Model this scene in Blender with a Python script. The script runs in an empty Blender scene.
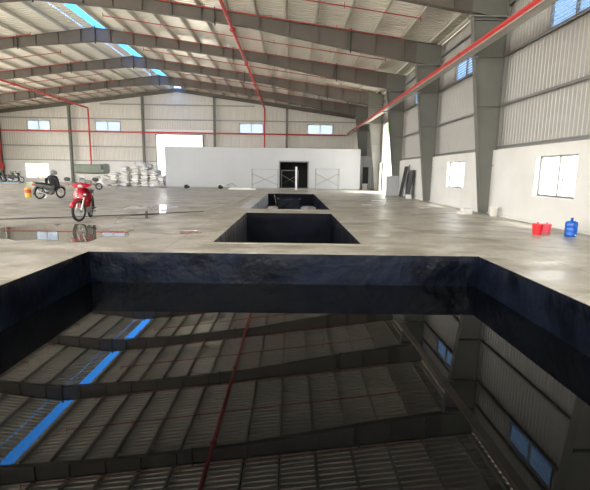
import bpy, bmesh, math, random
from math import radians as R, pi, sin, cos
from mathutils import Vector, Matrix, noise
random.seed(7)
S = bpy.context.scene
C = S.collection

# ------------------------------------------------------------------ camera
def setup_camera():
    f = 440.0; roll = R(.85); dx, dy = 291-295, 173-245
    ux = cos(roll)*dx+sin(roll)*dy; uy = -sin(roll)*dx+cos(roll)*dy
    p = math.atan(-uy/f); t = math.atan(-ux/f*cos(p))
    fw = Vector((sin(t)*cos(p), cos(t)*cos(p), -sin(p)))
    rt = Vector((cos(t), -sin(t), 0)); up = rt.cross(fw)
    r2 = cos(roll)*rt+sin(roll)*up; u2 = -sin(roll)*rt+cos(roll)*up
    cam = bpy.data.cameras.new('camera'); o = bpy.data.objects.new('camera', cam); C.objects.link(o)
    M = Matrix((r2, u2, -fw)).transposed().to_4x4(); M.translation = Vector((0, 0, 1.45))
    o.matrix_world = M
    cam.sensor_width = 36; cam.sensor_fit = 'HORIZONTAL'; cam.lens = f/590*36
    cam.clip_end = 500; cam.clip_start = .05
    S.camera = o
setup_camera()

# ------------------------------------------------------------------ world, light, exposure
w = bpy.data.worlds.new('overcast_sky'); S.world = w; w.use_nodes = True
bg = w.node_tree.nodes['Background']; bg.inputs[0].default_value = (1, .985, .95, 1); bg.inputs[1].default_value = 2.6
sl = bpy.data.lights.new('sun', 'SUN'); sl.energy = 5.0; sl.angle = R(18); sl.color = (1, .96, .88)
so = bpy.data.objects.new('sun', sl); C.objects.link(so); so.rotation_euler = Vector((.45, -.22, .86)).to_track_quat('Z', 'Y').to_euler()
S.view_settings.view_transform = 'Standard'; S.view_settings.look = 'None'
S.view_settings.gamma = 1; S.view_settings.exposure = 1.35
S.cycles.use_denoising = True
S.cycles.max_bounces = 10; S.cycles.diffuse_bounces = 6; S.cycles.transmission_bounces = 6
S.cycles.sample_clamp_indirect = 6

# ------------------------------------------------------------------ materials
def mat(name, col, rough=.6, metal=0, spec=.5):
    m = bpy.data.materials.new(name); m.use_nodes = True
    b = m.node_tree.nodes['Principled BSDF']
    b.inputs['Base Color'].default_value = (*col, 1); b.inputs['Roughness'].default_value = rough
    b.inputs['Metallic'].default_value = metal; b.inputs['Specular IOR Level'].default_value = spec
    return m
def nmat(name, c1, c2, scale=3, rough=(.5, .7), metal=0, stretch=(1, 1, 1), detail=5, bump=0, bscale=None, lo=.3, hi=.7, spec=.5):
    m = mat(name, c1, rough[0], metal, spec); nt = m.node_tree; b = nt.nodes['Principled BSDF']; L = nt.links.new
    tc = nt.nodes.new('ShaderNodeTexCoord'); mp = nt.nodes.new('ShaderNodeMapping'); mp.inputs['Scale'].default_value = stretch
    L(tc.outputs['Object'], mp.inputs['Vector'])
    n = nt.nodes.new('ShaderNodeTexNoise'); n.inputs['Scale'].default_value = scale; n.inputs['Detail'].default_value = detail
    L(mp.outputs[0], n.inputs['Vector'])
    r = nt.nodes.new('ShaderNodeMapRange'); r.inputs[1].default_value = lo; r.inputs[2].default_value = hi; L(n.outputs['Fac'], r.inputs[0])
    mx = nt.nodes.new('ShaderNodeMix'); mx.data_type = 'RGBA'; mx.inputs[6].default_value = (*c1, 1); mx.inputs[7].default_value = (*c2, 1)
    L(r.outputs[0], mx.inputs[0]); L(mx.outputs[2], b.inputs['Base Color'])
    rr = nt.nodes.new('ShaderNodeMapRange'); rr.inputs[3].default_value = rough[0]; rr.inputs[4].default_value = rough[1]
    L(r.outputs[0], rr.inputs[0]); L(rr.outputs[0], b.inputs['Roughness'])
    if bump:
        n2 = nt.nodes.new('ShaderNodeTexNoise'); n2.inputs['Scale'].default_value = bscale or scale*4; n2.inputs['Detail'].default_value = 6
        L(mp.outputs[0], n2.inputs['Vector'])
        bp = nt.nodes.new('ShaderNodeBump'); bp.inputs['Strength'].default_value = bump; bp.inputs['Distance'].default_value = .05
        L(n2.outputs['Fac'], bp.inputs['Height']); L(bp.outputs[0], b.inputs['Normal'])
    return m
def pane_mat(name, col, gloss=.1, trans=.75):
    """a tinted sheet: part clear, part diffusing"""
    m = bpy.data.materials.new(name); m.use_nodes = True; nt = m.node_tree; nt.nodes.clear(); L = nt.links.new
    o = nt.nodes.new('ShaderNodeOutputMaterial'); t = nt.nodes.new('ShaderNodeBsdfTransparent'); t.inputs[0].default_value = (*col, 1)
    d = nt.nodes.new('ShaderNodeBsdfTranslucent'); d.inputs[0].default_value = (*col, 1)
    g = nt.nodes.new('ShaderNodeBsdfGlossy'); g.inputs['Roughness'].default_value = .1; g.inputs[0].default_value = (.8, .85, .9, 1)
    a = nt.nodes.new('ShaderNodeMixShader'); a.inputs[0].default_value = trans; L(d.outputs[0], a.inputs[1]); L(t.outputs[0], a.inputs[2])
    c = nt.nodes.new('ShaderNodeMixShader'); c.inputs[0].default_value = gloss; L(a.outputs[0], c.inputs[1]); L(g.outputs[0], c.inputs[2])
    L(c.outputs[0], o.inputs[0]); return m

def floor_material():
    m = mat('worn_concrete', (.4, .37, .31), .5); nt = m.node_tree; b = nt.nodes['Principled BSDF']; L = nt.links.new
    tc = nt.nodes.new('ShaderNodeTexCoord')
    def noi(scale, sc=(1, 1, 1), det=6, dist=0):
        mp = nt.nodes.new('ShaderNodeMapping'); mp.inputs['Scale'].default_value = sc; L(tc.outputs['Object'], mp.inputs['Vector'])
        n = nt.nodes.new('ShaderNodeTexNoise'); n.inputs['Scale'].default_value = scale; n.inputs['Detail'].default_value = det; n.inputs['Distortion'].default_value = dist
        L(mp.outputs[0], n.inputs['Vector']); return n.outputs['Fac']
    def mr(x, a, b_, c=0, d=1):
        r = nt.nodes.new('ShaderNodeMapRange'); L(x, r.inputs[0]); r.inputs[1].default_value = a; r.inputs[2].default_value = b_; r.inputs[3].default_value = c; r.inputs[4].default_value = d; return r.outputs[0]
    def mix(fac, a, b_, typ='MIX'):
        x = nt.nodes.new('ShaderNodeMix'); x.data_type = 'RGBA'; x.blend_type = typ
        if isinstance(fac, float): x.inputs[0].default_value = fac
        else: L(fac, x.inputs[0])
        for i, v in ((6, a), (7, b_)):
            if isinstance(v, tuple): x.inputs[i].default_value = (*v, 1)
            else: L(v, x.inputs[i])
        return x.outputs[2]
    big = noi(.35, (.7, 1, 1), 5, .9); mid = noi(1.1, (.8, 1, 1), 8, 1.0); fine = noi(9, (1, 1, 1), 8)
    c = mix(mr(big, .38, .62), (.56, .525, .455), (.43, .40, .335))
    mid2 = noi(.7, (.6, 1.1, 1), 10, 1.6); blot = noi(2.6, (1, 1, 1), 4, 1.5)
    c = mix(mr(mid, .50, .62, 0, .75), c, (.22, .195, .155))
    c = mix(mr(mid2, .52, .58, 0, .55), c, (.28, .24, .185))
    c = mix(mr(mid, .28, .46, .8, 0), c, (.68, .65, .60))
    c = mix(mr(blot, .62, .68, 0, .5), c, (.24, .22, .18))
    c = mix(mr(fine, .35, .7, 0, .45), c, (.30, .28, .24))
    sep = nt.nodes.new('ShaderNodeSeparateXYZ'); L(tc.outputs['Object'], sep.inputs[0])
    def joint(axis, period, off):
        a = nt.nodes.new('ShaderNodeMath'); a.operation = 'ADD'; L(sep.outputs[axis], a.inputs[0]); a.inputs[1].default_value = 200*period-off
        b_ = nt.nodes.new('ShaderNodeMath'); b_.operation = 'MODULO'; L(a.outputs[0], b_.inputs[0]); b_.inputs[1].default_value = period
        c_ = nt.nodes.new('ShaderNodeMath'); c_.operation = 'LESS_THAN'; L(b_.outputs[0], c_.inputs[0]); c_.inputs[1].default_value = .03
        d_ = nt.nodes.new('ShaderNodeMath'); d_.operation = 'MULTIPLY'; L(c_.outputs[0], d_.inputs[0]); d_.inputs[1].default_value = .55; return d_.outputs[0]
    c = mix(joint(0, 7, 4.6), c, (.2, .18, .15)); c = mix(joint(1, 7.25, 2.2), c, (.2, .18, .15))
    L(c, b.inputs['Base Color'])
    L(mr(mid2, .42, .62, .48, .3), b.inputs['Roughness'])
    bp = nt.nodes.new('ShaderNodeBump'); bp.inputs['Strength'].default_value = .15; bp.inputs['Distance'].default_value = .02
    L(fine, bp.inputs['Height']); L(bp.outputs[0], b.inputs['Normal'])
    return m

M = dict(
    floor=floor_material(),
    roof=nmat('roof_sheet', (.86, .83, .75), (.92, .89, .81), .8, (.28, .4), .45),
    purlin=mat('galvanised_purlin', (.62, .60, .54), .5, .1),
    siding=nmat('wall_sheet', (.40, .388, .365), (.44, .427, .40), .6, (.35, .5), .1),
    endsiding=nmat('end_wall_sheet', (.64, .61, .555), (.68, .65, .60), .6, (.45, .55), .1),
    plaster=nmat('white_plaster', (.80, .79, .76), (.72, .71, .68), .8, (.7, .8), bump=.05),
    steel=nmat('painted_steel', (.13, .112, .095), (.11, .094, .08), 1.2, (.5, .62)),
    column=nmat('column_paint', (.17, .172, .15), (.145, .147, .13), 1.2, (.5, .62)),
    girt=mat('girt_steel', (.30, .30, .29), .5, .2),
    red=mat('red_pipe_paint', (.62, .05, .045), .4),
    redd=mat('red_branch_paint', (.42, .055, .045), .45),
    galv=nmat('galvanised_tray', (.55, .53, .48), (.48, .46, .42), 3, (.4, .5), .2),
    liner=nmat('navy_liner', (.002, .003, .007), (.006, .010, .022), 1.3, (.3, .5), bump=1.0, bscale=3.5, lo=.4, hi=.65, spec=.13),
    linerblk=nmat('dark_liner', (.004, .005, .009), (.008, .009, .015), 2, (.4, .6), bump=.3, bscale=6, spec=.06),
    blue=pane_mat('blue_translucent_sheet', (.03, .19, .62), .03, .02),
    paleb=pane_mat('pale_blue_sheet', (.22, .30, .41), .03, .4),
    glass=pane_mat('window_glass', (.37, .41, .46), .04, .5),
    clear=pane_mat('clear_glass', (.95, .97, .98), .05, .9),
    alu=mat('aluminium_frame', (.26, .28, .27), .4, .3),
    white=mat('white_paint', (.85, .85, .84), .4),
    panel=nmat('sandwich_panel', (.47, .485, .50), (.44, .455, .47), .5, (.3, .4)),
    paneld=mat('panel_joint', (.45, .45, .45), .5),
    dark=mat('black_boards_and_shade', (.015, .015, .017), .6),  # black boards and door leaf, also shade inside the panel building
    black=mat('black_plastic', (.018, .018, .02), .4),
    rubber=mat('tyre_rubber', (.02, .02, .021), .75),
    chrome=mat('chrome', (.7, .7, .7), .2, .9),
    rimgrey=mat('dull_rim', (.32, .32, .31), .4, .5), grey=mat('grey_metal', (.25, .25, .26), .45, .4),
    redb=mat('red_bodywork', (.36, .008, .02), .22),
    greyb=mat('silver_grey_bodywork', (.30, .29, .27), .3, .3),
    green=nmat('faded_green_cover', (.17, .20, .155), (.22, .25, .20), 3, (.6, .8)),
    lens=mat('lamp_lens', (.45, .46, .46), .08),
    scaf=mat('scaffold_tube', (.30, .30, .28), .45, .3),
    sack=nmat('woven_sack', (.84, .82, .79), (.72, .70, .67), 5, (.6, .8), bump=.3, bscale=14),
    tarp=mat('blue_tarp', (.30, .50, .72), .6),
    redp=mat('red_bucket_plastic', (.72, .02, .03), .35), pink=mat('pink_red_plastic', (.80, .10, .14), .35),
    bluep=mat('blue_bottle_plastic', (.01, .12, .55), .25), whitep=mat('pale_bucket_plastic', (.70, .66, .60), .5),
    yellow=mat('yellow_can', (.75, .48, .06), .5), redlab=mat('red_label', (.6, .08, .04), .5),
    leaf=mat('leaf', (.16, .42, .05), .6), leafy=mat('yellow_green_leaf', (.55, .72, .12), .6), bark=mat('bark', (.18, .13, .09), .8),
    orange=mat('orange_paint', (.85, .25, .06), .5), soil=nmat('pale_ground', (.72, .69, .62), (.62, .60, .53), .3, (.8, .9)),
    water=mat('dark_pool_water', (.002, .0025, .003), .012, 0, .5), puddle=mat('thin_puddle', (.17, .16, .135), .015, 0, .65),
    cable=mat('dark_cable', (.05, .05, .05), .6), helmet=mat('grey_helmet', (.22, .24, .24), .3), cloth=nmat('black_jacket_cloth', (.008, .008, .01), (.02, .02, .022), 6, (.8, .9)),
    slab=nmat('pale_curb', (.40, .37, .31), (.30, .28, .23), 2, (.5, .7)),
)
M['water'].node_tree.nodes['Principled BSDF'].inputs['IOR'].default_value = 1.36
def water_waves():
    nt = M['water'].node_tree; b = nt.nodes['Principled BSDF']; L = nt.links.new
    tc = nt.nodes.new('ShaderNodeTexCoord'); n = nt.nodes.new('ShaderNodeTexNoise'); n.inputs['Scale'].default_value = 2.2; n.inputs['Detail'].default_value = 2
    L(tc.outputs['Object'], n.inputs['Vector']); bp = nt.nodes.new('ShaderNodeBump'); bp.inputs['Strength'].default_value = .012; bp.inputs['Distance'].default_value = .02
    L(n.outputs['Fac'], bp.inputs['Height']); L(bp.outputs[0], b.inputs['Normal'])
water_waves()

# ------------------------------------------------------------------ helpers
def obj(name, bm, m, parent=None, smooth=False, loc=None):
    bmesh.ops.recalc_face_normals(bm, faces=bm.faces)
    me = bpy.data.meshes.new(name); bm.to_mesh(me); bm.free()
    for mm in (m if isinstance(m, (list, tuple)) else [m]): me.materials.append(M[mm] if isinstance(mm, str) else mm)
    if smooth:
        for p in me.polygons: p.use_smooth = True
    o = bpy.data.objects.new(name, me); C.objects.link(o)
    if parent: o.parent = parent
    if loc: o.location = loc
    return o
def thing(name, label, cat, loc=(0, 0, 0), rz=0, group=None):
    o = bpy.data.objects.new(name, None); C.objects.link(o); o.location = loc; o.rotation_euler = (0, 0, rz)
    return tag(o, label, cat, group)
def tag(o, label, cat, group=None):
    o['label'] = label; o['category'] = cat
    if group: o['group'] = group
    return o
def struct(o):
    o['kind'] = 'structure'; return o
def dup(root, loc=None, rz=None, label=None, group=None):
    r = root.copy(); C.objects.link(r)
    if loc is not None: r.location = loc
    if rz is not None: r.rotation_euler = (0, 0, rz)
    if label: r['label'] = label
    if group: r['group'] = group
    for ch in list(root.children):
        c = ch.copy(); C.objects.link(c); c.parent = r
        for g in list(ch.children):
            d = g.copy(); C.objects.link(d); d.parent = c
    return r
def NB(): return bmesh.new()
def bx(bm, x0, x1, y0, y1, z0, z1, mi=0):
    v = [bm.verts.new(p) for p in ((x0, y0, z0), (x1, y0, z0), (x1, y1, z0), (x0, y1, z0), (x0, y0, z1), (x1, y0, z1), (x1, y1, z1), (x0, y1, z1))]
    for q in ((0, 3, 2, 1), (4, 5, 6, 7), (0, 1, 5, 4), (1, 2, 6, 5), (2, 3, 7, 6), (3, 0, 4, 7)):
        f = bm.faces.new([v[i] for i in q]); f.material_index = mi
    return bm
def tube(bm, pts, r, n=8, cap=True):
    pts = [Vector(p) for p in pts]; rs = r if isinstance(r, (list, tuple)) else [r]*len(pts)
    rings = []; prev = None
    for i, p in enumerate(pts):
        d = (pts[min(i+1, len(pts)-1)]-pts[max(i-1, 0)]).normalized()
        a = d.orthogonal().normalized() if prev is None else (prev-d*prev.dot(d)).normalized()
        prev = a; b = d.cross(a)
        rings.append([bm.verts.new(p+rs[i]*(cos(2*pi*k/n)*a+sin(2*pi*k/n)*b)) for k in range(n)])
    for A, B in zip(rings, rings[1:]):
        for k in range(n): bm.faces.new((A[k], A[(k+1) % n], B[(k+1) % n], B[k]))
    if cap: bm.faces.new(rings[0]); bm.faces.new(rings[-1])
    return bm
def lathe(bm, prof, n=20, c=(0, 0, 0)):
    rings = []
    for r, z in prof: rings.append([bm.verts.new((c[0]+r*cos(2*pi*k/n), c[1]+r*sin(2*pi*k/n), c[2]+z)) for k in range(n)])
    for A, B in zip(rings, rings[1:]):
        for k in range(n): bm.faces.new((A[k], A[(k+1) % n], B[(k+1) % n], B[k]))
    bm.faces.new(rings[0]); bm.faces.new(rings[-1]); return bm
def loft(bm, secs, cap=True):
    rings = [[bm.verts.new(p) for p in s] for s in secs]; n = len(rings[0])
    for A, B in zip(rings, rings[1:]):
        for k in range(n): bm.faces.new((A[k], A[(k+1) % n], B[(k+1) % n], B[k]))
    if cap: bm.faces.new(rings[0]); bm.faces.new(rings[-1])
    return bm
def torus(bm, R_, r, n=28, m=8, c=(0, 0, 0), a0=0, a1=2*pi):
    """ring around the Y axis"""
    closed = abs(a1-a0-2*pi) < 1e-6; N = n if closed else n+1; rings = []
    for i in range(N):
        t = a0+(a1-a0)*i/n
        rings.append([bm.verts.new((c[0]+(R_+r*cos(2*pi*k/m))*cos(t), c[1]+r*sin(2*pi*k/m), c[2]+(R_+r*cos(2*pi*k/m))*sin(t))) for k in range(m)])
    for i in range(n):
        A, B = rings[i], rings[(i+1) % N]
        for k in range(m): bm.faces.new((A[k], A[(k+1) % m], B[(k+1) % m], B[k]))
    return bm
def prism_xz(bm, pts, y0, y1):
    a = [bm.verts.new((x, y0, z)) for x, z in pts]; b = [bm.verts.new((x, y1, z)) for x, z in pts]; n = len(a)
    bm.faces.new(a); bm.faces.new(list(reversed(b)))
    for i in range(n): bm.faces.new((a[i], a[(i+1) % n], b[(i+1) % n], b[i]))
    return bm
ORD = 'first second third fourth fifth sixth seventh eighth ninth tenth eleventh twelfth thirteenth fourteenth fifteenth sixteenth'.split()

# ------------------------------------------------------------------ building dimensions
XR, XL, XC = 7.95, -34.2, -13.2      # right wall sheet, left wall, ridge
YE, Y0 = 53.0, -8.0                   # end wall, near edge of roof
FR = [9.75, 17, 24.25, 31.5, 38.75, 46]
SL = .131
def zr(x): return 10.85-SL*abs(x-XC)          # top of rafters
PX = [(-3.65, 3.45, 1.0, 7.87), (-1.62, 1.5, 9.05, 16.1), (-1.62, 1.62, 17.75, 31.3)]   # pits

# floor ---------------------------------------------------------------
def make_floor():
    bm = NB()
    def slab(x0, x1, y0, y1):
        nx = max(1, int((x1-x0)/3)); ny = max(1, int((y1-y0)/3))
        bx(bm, x0, x1, y0, y1, -1.6, 0)
    yb = [-9, 1.0, 7.87, 9.05, 16.1, 17.75, 31.3, YE+.2]
    for i in range(7):
        y0, y1 = yb[i], yb[i+1]
        pit = [p for p in PX if abs(p[2]-y0) < .01]
        if pit: slab(XL-.2, pit[0][0], y0, y1); slab(pit[0][1], XR+.1, y0, y1)
        else: slab(XL-.2, XR+.1, y0, y1)
    struct(obj('floor', bm, 'floor'))
make_floor()
bm = NB(); bx(bm, -120, 80, -40, 140, -1.75, -1.65); bx(bm, XL-.25, XR+.12, -40, -9.02, -1.65, -.06); bx(bm, XR+.12, 80, -40, 140, -1.65, -.12); bx(bm, -120, XL-.25, -40, 140, -1.65, -.12); bx(bm, XL-.25, XR+.12, YE+.25, 140, -1.65, -.12)
struct(obj('ground', bm, 'soil'))  # includes an unseen pale yard behind the camera, added to bounce light upward

# roof sheeting ---------------------------------------------------------
def ribbed_roof():
    bm = NB()
    def strip(xa, xb, ya, yb):
        p = .30; ys = []; y = ya
        while y < yb-1e-6:
            for dy, dz in ((0, 0), (.17, 0), (.20, .05), (.27, .05)): ys.append((y+dy, dz))
            y += p
        ys.append((min(y, yb), 0))
        A = [bm.verts.new((xa, y, zr(xa)+.215+dz)) for y, dz in ys]; B = [bm.verts.new((xb, y, zr(xb)+.215+dz)) for y, dz in ys]
        A2 = [bm.verts.new((xa, y, zr(xa)+.235+dz)) for y, dz in ys]; B2 = [bm.verts.new((xb, y, zr(xb)+.235+dz)) for y, dz in ys]
        for i in range(len(ys)-1):
            bm.faces.new((A[i], A[i+1], B[i+1], B[i])); bm.faces.new((A2[i], B2[i], B2[i+1], A2[i+1]))
        bm.faces.new((A[0], B[0], B2[0], A2[0])); bm.faces.new((A[-1], A2[-1], B2[-1], B[-1]))
        bm.faces.new(A2+A[::-1]) if False else None
    strip(XR+.3, -12.82, Y0, YE+.1)
    strip(-15.0, -25.6, Y0, YE+.1); strip(-25.6, XL-.3, 32.8, YE+.1)
    for a, b in ((-13.50, -14.13), (-14.19, -15.05)): strip(a, b, Y0, YE+.1)
    return obj('ceiling', bm, 'roof')
struct(ribbed_roof())
def ridge_sheet(xa, xb, m, lab, zo=.25):
    bm = NB(); p = .25; n = int((YE-Y0)/p)
    rows = []
    for i in range(n*2+1):
        y = Y0+i*p/2; dz = .03 if i % 2 else 0
        rows.append([bm.verts.new((x, y, (zr(x) if abs(x-XC) > .01 else zr(XC))+zo+dz)) for x in ((xa, XC, xb) if xa < XC < xb else (xa, xb))])
    for a, b in zip(rows, rows[1:]):
        for k in range(len(a)-1): bm.faces.new((a[k], a[k+1], b[k+1], b[k]))
    o = obj('translucent_roof_sheet', bm, m); tag(o, lab, 'roof sheet'); return o
ridge_sheet(-13.54, -12.72, 'blue', 'wide bright blue translucent strip along the roof ridge')
bm = NB()
ridge_sheet(-14.22, -14.10, 'blue', 'narrow blue translucent slit just left of the ridge strip')

# purlins
def purlin_mesh(dz=0):
    bm = NB()
    for a, b, c, d in ((-.01, .01, 0, .2), (-.01, .07, .19, .2), (-.07, .01, 0, .012)): bx(bm, a, b, Y0, YE, c, d)
    return bm
pur = None
for side in (1, -1):
    for k in range(14):
        x = XC+side*(.85+k*1.5)
        if side == -1 and k == 0: x = XC-1.9
        elif side == -1: x = XC-1.9-k*1.5
        if x < XL+.1 or x > XR-.1: continue
        lab = '%s roof purlin %s of the ridge, pale galvanised steel' % (ORD[k], 'right' if side > 0 else 'left')
        if pur is None: pur = obj('roof_purlin', purlin_mesh(), 'purlin'); o = pur
        else: o = pur.copy(); C.objects.link(o)
        o.location = (x, 0, zr(x)+.004); o.rotation_euler = (0, R(7.46)*side, 0)
        tag(o, lab, 'purlin', 'roof purlins')

# portal frames -----------------------------------------------------------
def raf_depth(t):      # t = distance from the ridge
    pts = [(0, .86), (1.2, .80), (5, .60), (11, .58), (13.5, .74), (16.7, .93), (20.2, 1.05)]
    for (a, da), (b, db) in zip(pts, pts[1:]):
        if t <= b: return da+(db-da)*(t-a)/(b-a)
    return 1.05
def portal_frame(label):
    t = thing('portal_frame', label, 'steel frame', (0, 0, 0), 0, 'steel portal frames across the hall')
    # rafters (each half a part)
    for s in (1, -1):
        xs = [XC+s*q for q in (0, 1.2, 3, 5, 8, 11, 13.5, 15, 16.7, 18.5, 20.95)]
        top = [(x, zr(x)) for x in xs]; bot = [(x, zr(x)-raf_depth(abs(x-XC))) for x in xs]
        bm = NB(); prism_xz(bm, top+bot[::-1], -.01, .01)
        for line, dz in ((top, 0), (bot, 0)):
            for (xa, za), (xb, zb) in zip(line, line[1:]): prism_xz(bm, [(xa, za-.012), (xb, zb-.012), (xb, zb), (xa, za)], -.13, .13)
        raf = obj('rafter', bm, 'steel', t)
        q = 1.0
        while q < 20.3:
            bm = NB(); x = XC+s*q; z1 = zr(x); z0 = z1-raf_depth(q); bx(bm, x-.008, x+.008, -.12, .12, z0, z1-.005); q += 1.5
            obj('web_stiffener', bm, 'steel', raf)
        for q in (.0, 9.2, 16.2) if s > 0 else (5.2, 12.4):
            x = XC+s*q; z0 = zr(x)-raf_depth(q)
            bm = NB(); bx(bm, x-.03, x+.03, -.16, -.10, z0-.18, zr(x)+.1); bx(bm, x-.06, x+.06, -.16, .14, z0-.02, z0-.013)
            obj('fly_brace', bm, 'black', raf)
    for s in (1, -1):
        X = lambda v: v if s > 0 else 2*XC-v
        bm = NB(); zt = zr(7.75)-1.0; zt = 7.13
        inn = lambda z: 7.33-(7.33-6.48)*z/zt
        prism_xz(bm, [(X(inn(0)), 0), (X(7.74), 0), (X(7.74), zr(7.74)), (X(6.48), zr(6.48)-.02), (X(6.48), zt)], -.016, .016)
        prism_xz(bm, [(X(inn(0)), 0), (X(inn(0)+.014), 0), (X(6.494), zt), (X(6.48), zt)], -.15, .15)
        prism_xz(bm, [(X(7.73), 0), (X(7.744), 0), (X(7.744), zr(7.74)-.03), (X(7.73), zr(7.74)-.03)], -.15, .15)
        col = obj('column', bm, 'column', t)
        for z in (1.85, 4.0, 5.75, 7.0):
            bm = NB(); prism_xz(bm, [(X(inn(z)), z-.012), (X(7.73), z-.012), (X(7.73), z+.012), (X(inn(z)), z+.012)], -.14, .14); obj('web_stiffener', bm, 'column', col)
        bm = NB(); a, b = sorted((X(7.16), X(7.78))); bx(bm, a, b, -.2, .2, 0, .025); obj('base_plate', bm, 'girt', col)
        bm = NB(); a, b = sorted((X(6.40), X(7.75))); bx(bm, a, b, -.16, .16, 7.10, 7.14)
        obj('splice_plate', bm, 'girt', col)
    return t
pf = portal_frame('x')
names = ['steel portal frame nearest the camera, above the big pool', 'second steel portal frame, its column left of the red bucket', 'third steel portal frame from the camera', 'fourth steel portal frame, its foot behind leaning white board',
         'fifth steel portal frame, just beyond the bright side doorway', 'farthest steel portal frame, in front of the end wall']
for i, y in enumerate(FR):
    o = pf if i == 0 else dup(pf)
    o.location = (0, y, 0); o['label'] = names[i]

# ------------------------------------------------------------------ right wall
ZM = 2.42
def wall_y(bm, x0, x1, y0, y1, z0, z1, holes):
    """wall in a YZ plane with rectangular holes (ya,yb,za,zb)"""
    ys = sorted({y0, y1, *[h[0] for h in holes], *[h[1] for h in holes]})
    for a, b in zip(ys, ys[1:]):
        cuts = sorted([(h[2], h[3]) for h in holes if h[0] <= a+1e-6 and h[1] >= b-1e-6]); z = z0
        for c, d in cuts:
            if c > z: bx(bm, x0, x1, a, b, z, c)
            z = d
        if z < z1: bx(bm, x0, x1, a, b, z, z1)
def wall_x(bm, y0, y1, x0, x1, z0, z1, holes):
    xs = sorted({x0, x1, *[h[0] for h in holes], *[h[1] for h in holes]})
    for a, b in zip(xs, xs[1:]):
        cuts = sorted([(h[2], h[3]) for h in holes if h[0] <= a+1e-6 and h[1] >= b-1e-6]); z = z0
        for c, d in cuts:
            if c > z: bx(bm, a, b, y0, y1, z, c)
            z = d
        if z < z1: bx(bm, a, b, y0, y1, z, z1)
DOOR = (33.2, 38.3, 0, 5.6)
lowwin = [(11.9, 13.93, .86, 2.08), (19.68, 21.85, .88, 2.1), (4.2, 6.3, .86, 2.08)]
bm = NB(); wall_y(bm, 7.66, 7.86, Y0, YE, 0, ZM, [(a, b, c, d) for a, b, c, d in lowwin]+[(DOOR[0], DOOR[1], 0, ZM)])
bx(bm, 7.60, 7.66, Y0, 33.2, 0, .07)
struct(obj('wall_right', bm, 'plaster'))
# sheeting with ribs, holes for louvres and the doorway
louv = [(11.8, 14.38, 5.9, 6.8), (19.6, 22.25, 5.9, 6.8), (27.0, 29.4, 5.9, 6.8), (4.4, 7, 5.9, 6.8)]
def ribbed(bm, axis, a0, a1, z0, ztop, pos, sgn, holes, p=.22, d=.03):
    """trapezoid ribbed wall sheet; ribs are vertical"""
    cuts = sorted({a0, a1, *[h[0] for h in holes], *[h[1] for h in holes]})
    for A, B in zip(cuts, cuts[1:]):
        n = max(1, round((B-A)/p)); q = (B-A)/n; prof = []
        for i in range(n):
            for fr, dd in ((0, 0), (.55, 0), (.65, d), (.9, d)): prof.append((A+(i+fr)*q, dd))
        prof.append((B, 0))
        zc = sorted([(h[2], h[3]) for h in holes if h[0] <= A+1e-6 and h[1] >= B-1e-6]); spans = []; z = z0
        for c, dd in zc:
            if c > z: spans.append((z, c))
            z = dd
        spans.append((z, None))
        for c, e in spans:
            for off in (0, .012):
                lo = []; hi = []
                for u, dd in prof:
                    w_ = pos-sgn*dd+sgn*off
                    zt = e if e is not None else ztop(u)
                    P = (lambda zz: (w_, u, zz)) if axis == 'y' else (lambda zz: (u, w_, zz))
                    lo.append(bm.verts.new(P(c))); hi.append(bm.verts.new(P(zt)))
                for i in range(len(prof)-1): bm.faces.new((lo[i], lo[i+1], hi[i+1], hi[i]))
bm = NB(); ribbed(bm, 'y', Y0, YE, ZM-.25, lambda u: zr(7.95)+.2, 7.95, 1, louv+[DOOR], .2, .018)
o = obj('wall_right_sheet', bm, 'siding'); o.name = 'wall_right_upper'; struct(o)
# girts
def girt(y0, y1, z, lab):
    bm = NB(); bx(bm, 7.76, 7.92, y0, y1, z-.01, z+.01); bx(bm, 7.76, 7.775, y0, y1, z-.06, z+.01); bx(bm, 7.905, 7.92, y0, y1, z-.01, z+.06)
    o = obj('wall_girt', bm, 'girt'); tag(o, lab, 'girt', 'steel girts on the right wall')
for z, nm in ((2.52, 'lowest long steel girt, just above the white masonry on the right wall'), (4.08, 'middle horizontal steel girt on the right wall sheeting')):
    girt(Y0, 33.2, z, nm); 
girt(Y0, YE, 5.84, 'upper horizontal steel girt under the louvre windows, right wall')
girt(Y0, YE, 6.9, 'horizontal steel girt above the louvre windows, right wall')
girt(Y0, YE, 7.6, 'topmost horizontal steel girt under the eave, right wall')
girt(38.4, YE, 4.08, 'middle steel girt on the right wall beyond the doorway')
# eave gutter strut
bm = NB(); bx(bm, 7.6, 7.73, Y0, YE-.1, 8.12, 8.27); tag(obj('eave_strut', bm, 'purlin'), 'pale steel eave strut where the roof meets the right wall', 'eave strut')
# doorway frame
bm = NB(); bx(bm, 7.76, 7.98, DOOR[0]-.12, DOOR[0], 0, DOOR[3]); bx(bm, 7.76, 7.98, DOOR[1], DOOR[1]+.12, 0, DOOR[3]); bx(bm, 7.76, 7.98, DOOR[0]-.12, DOOR[1]+.12, DOOR[3], DOOR[3]+.12)
struct(obj('door_1', bm, 'girt'))

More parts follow.
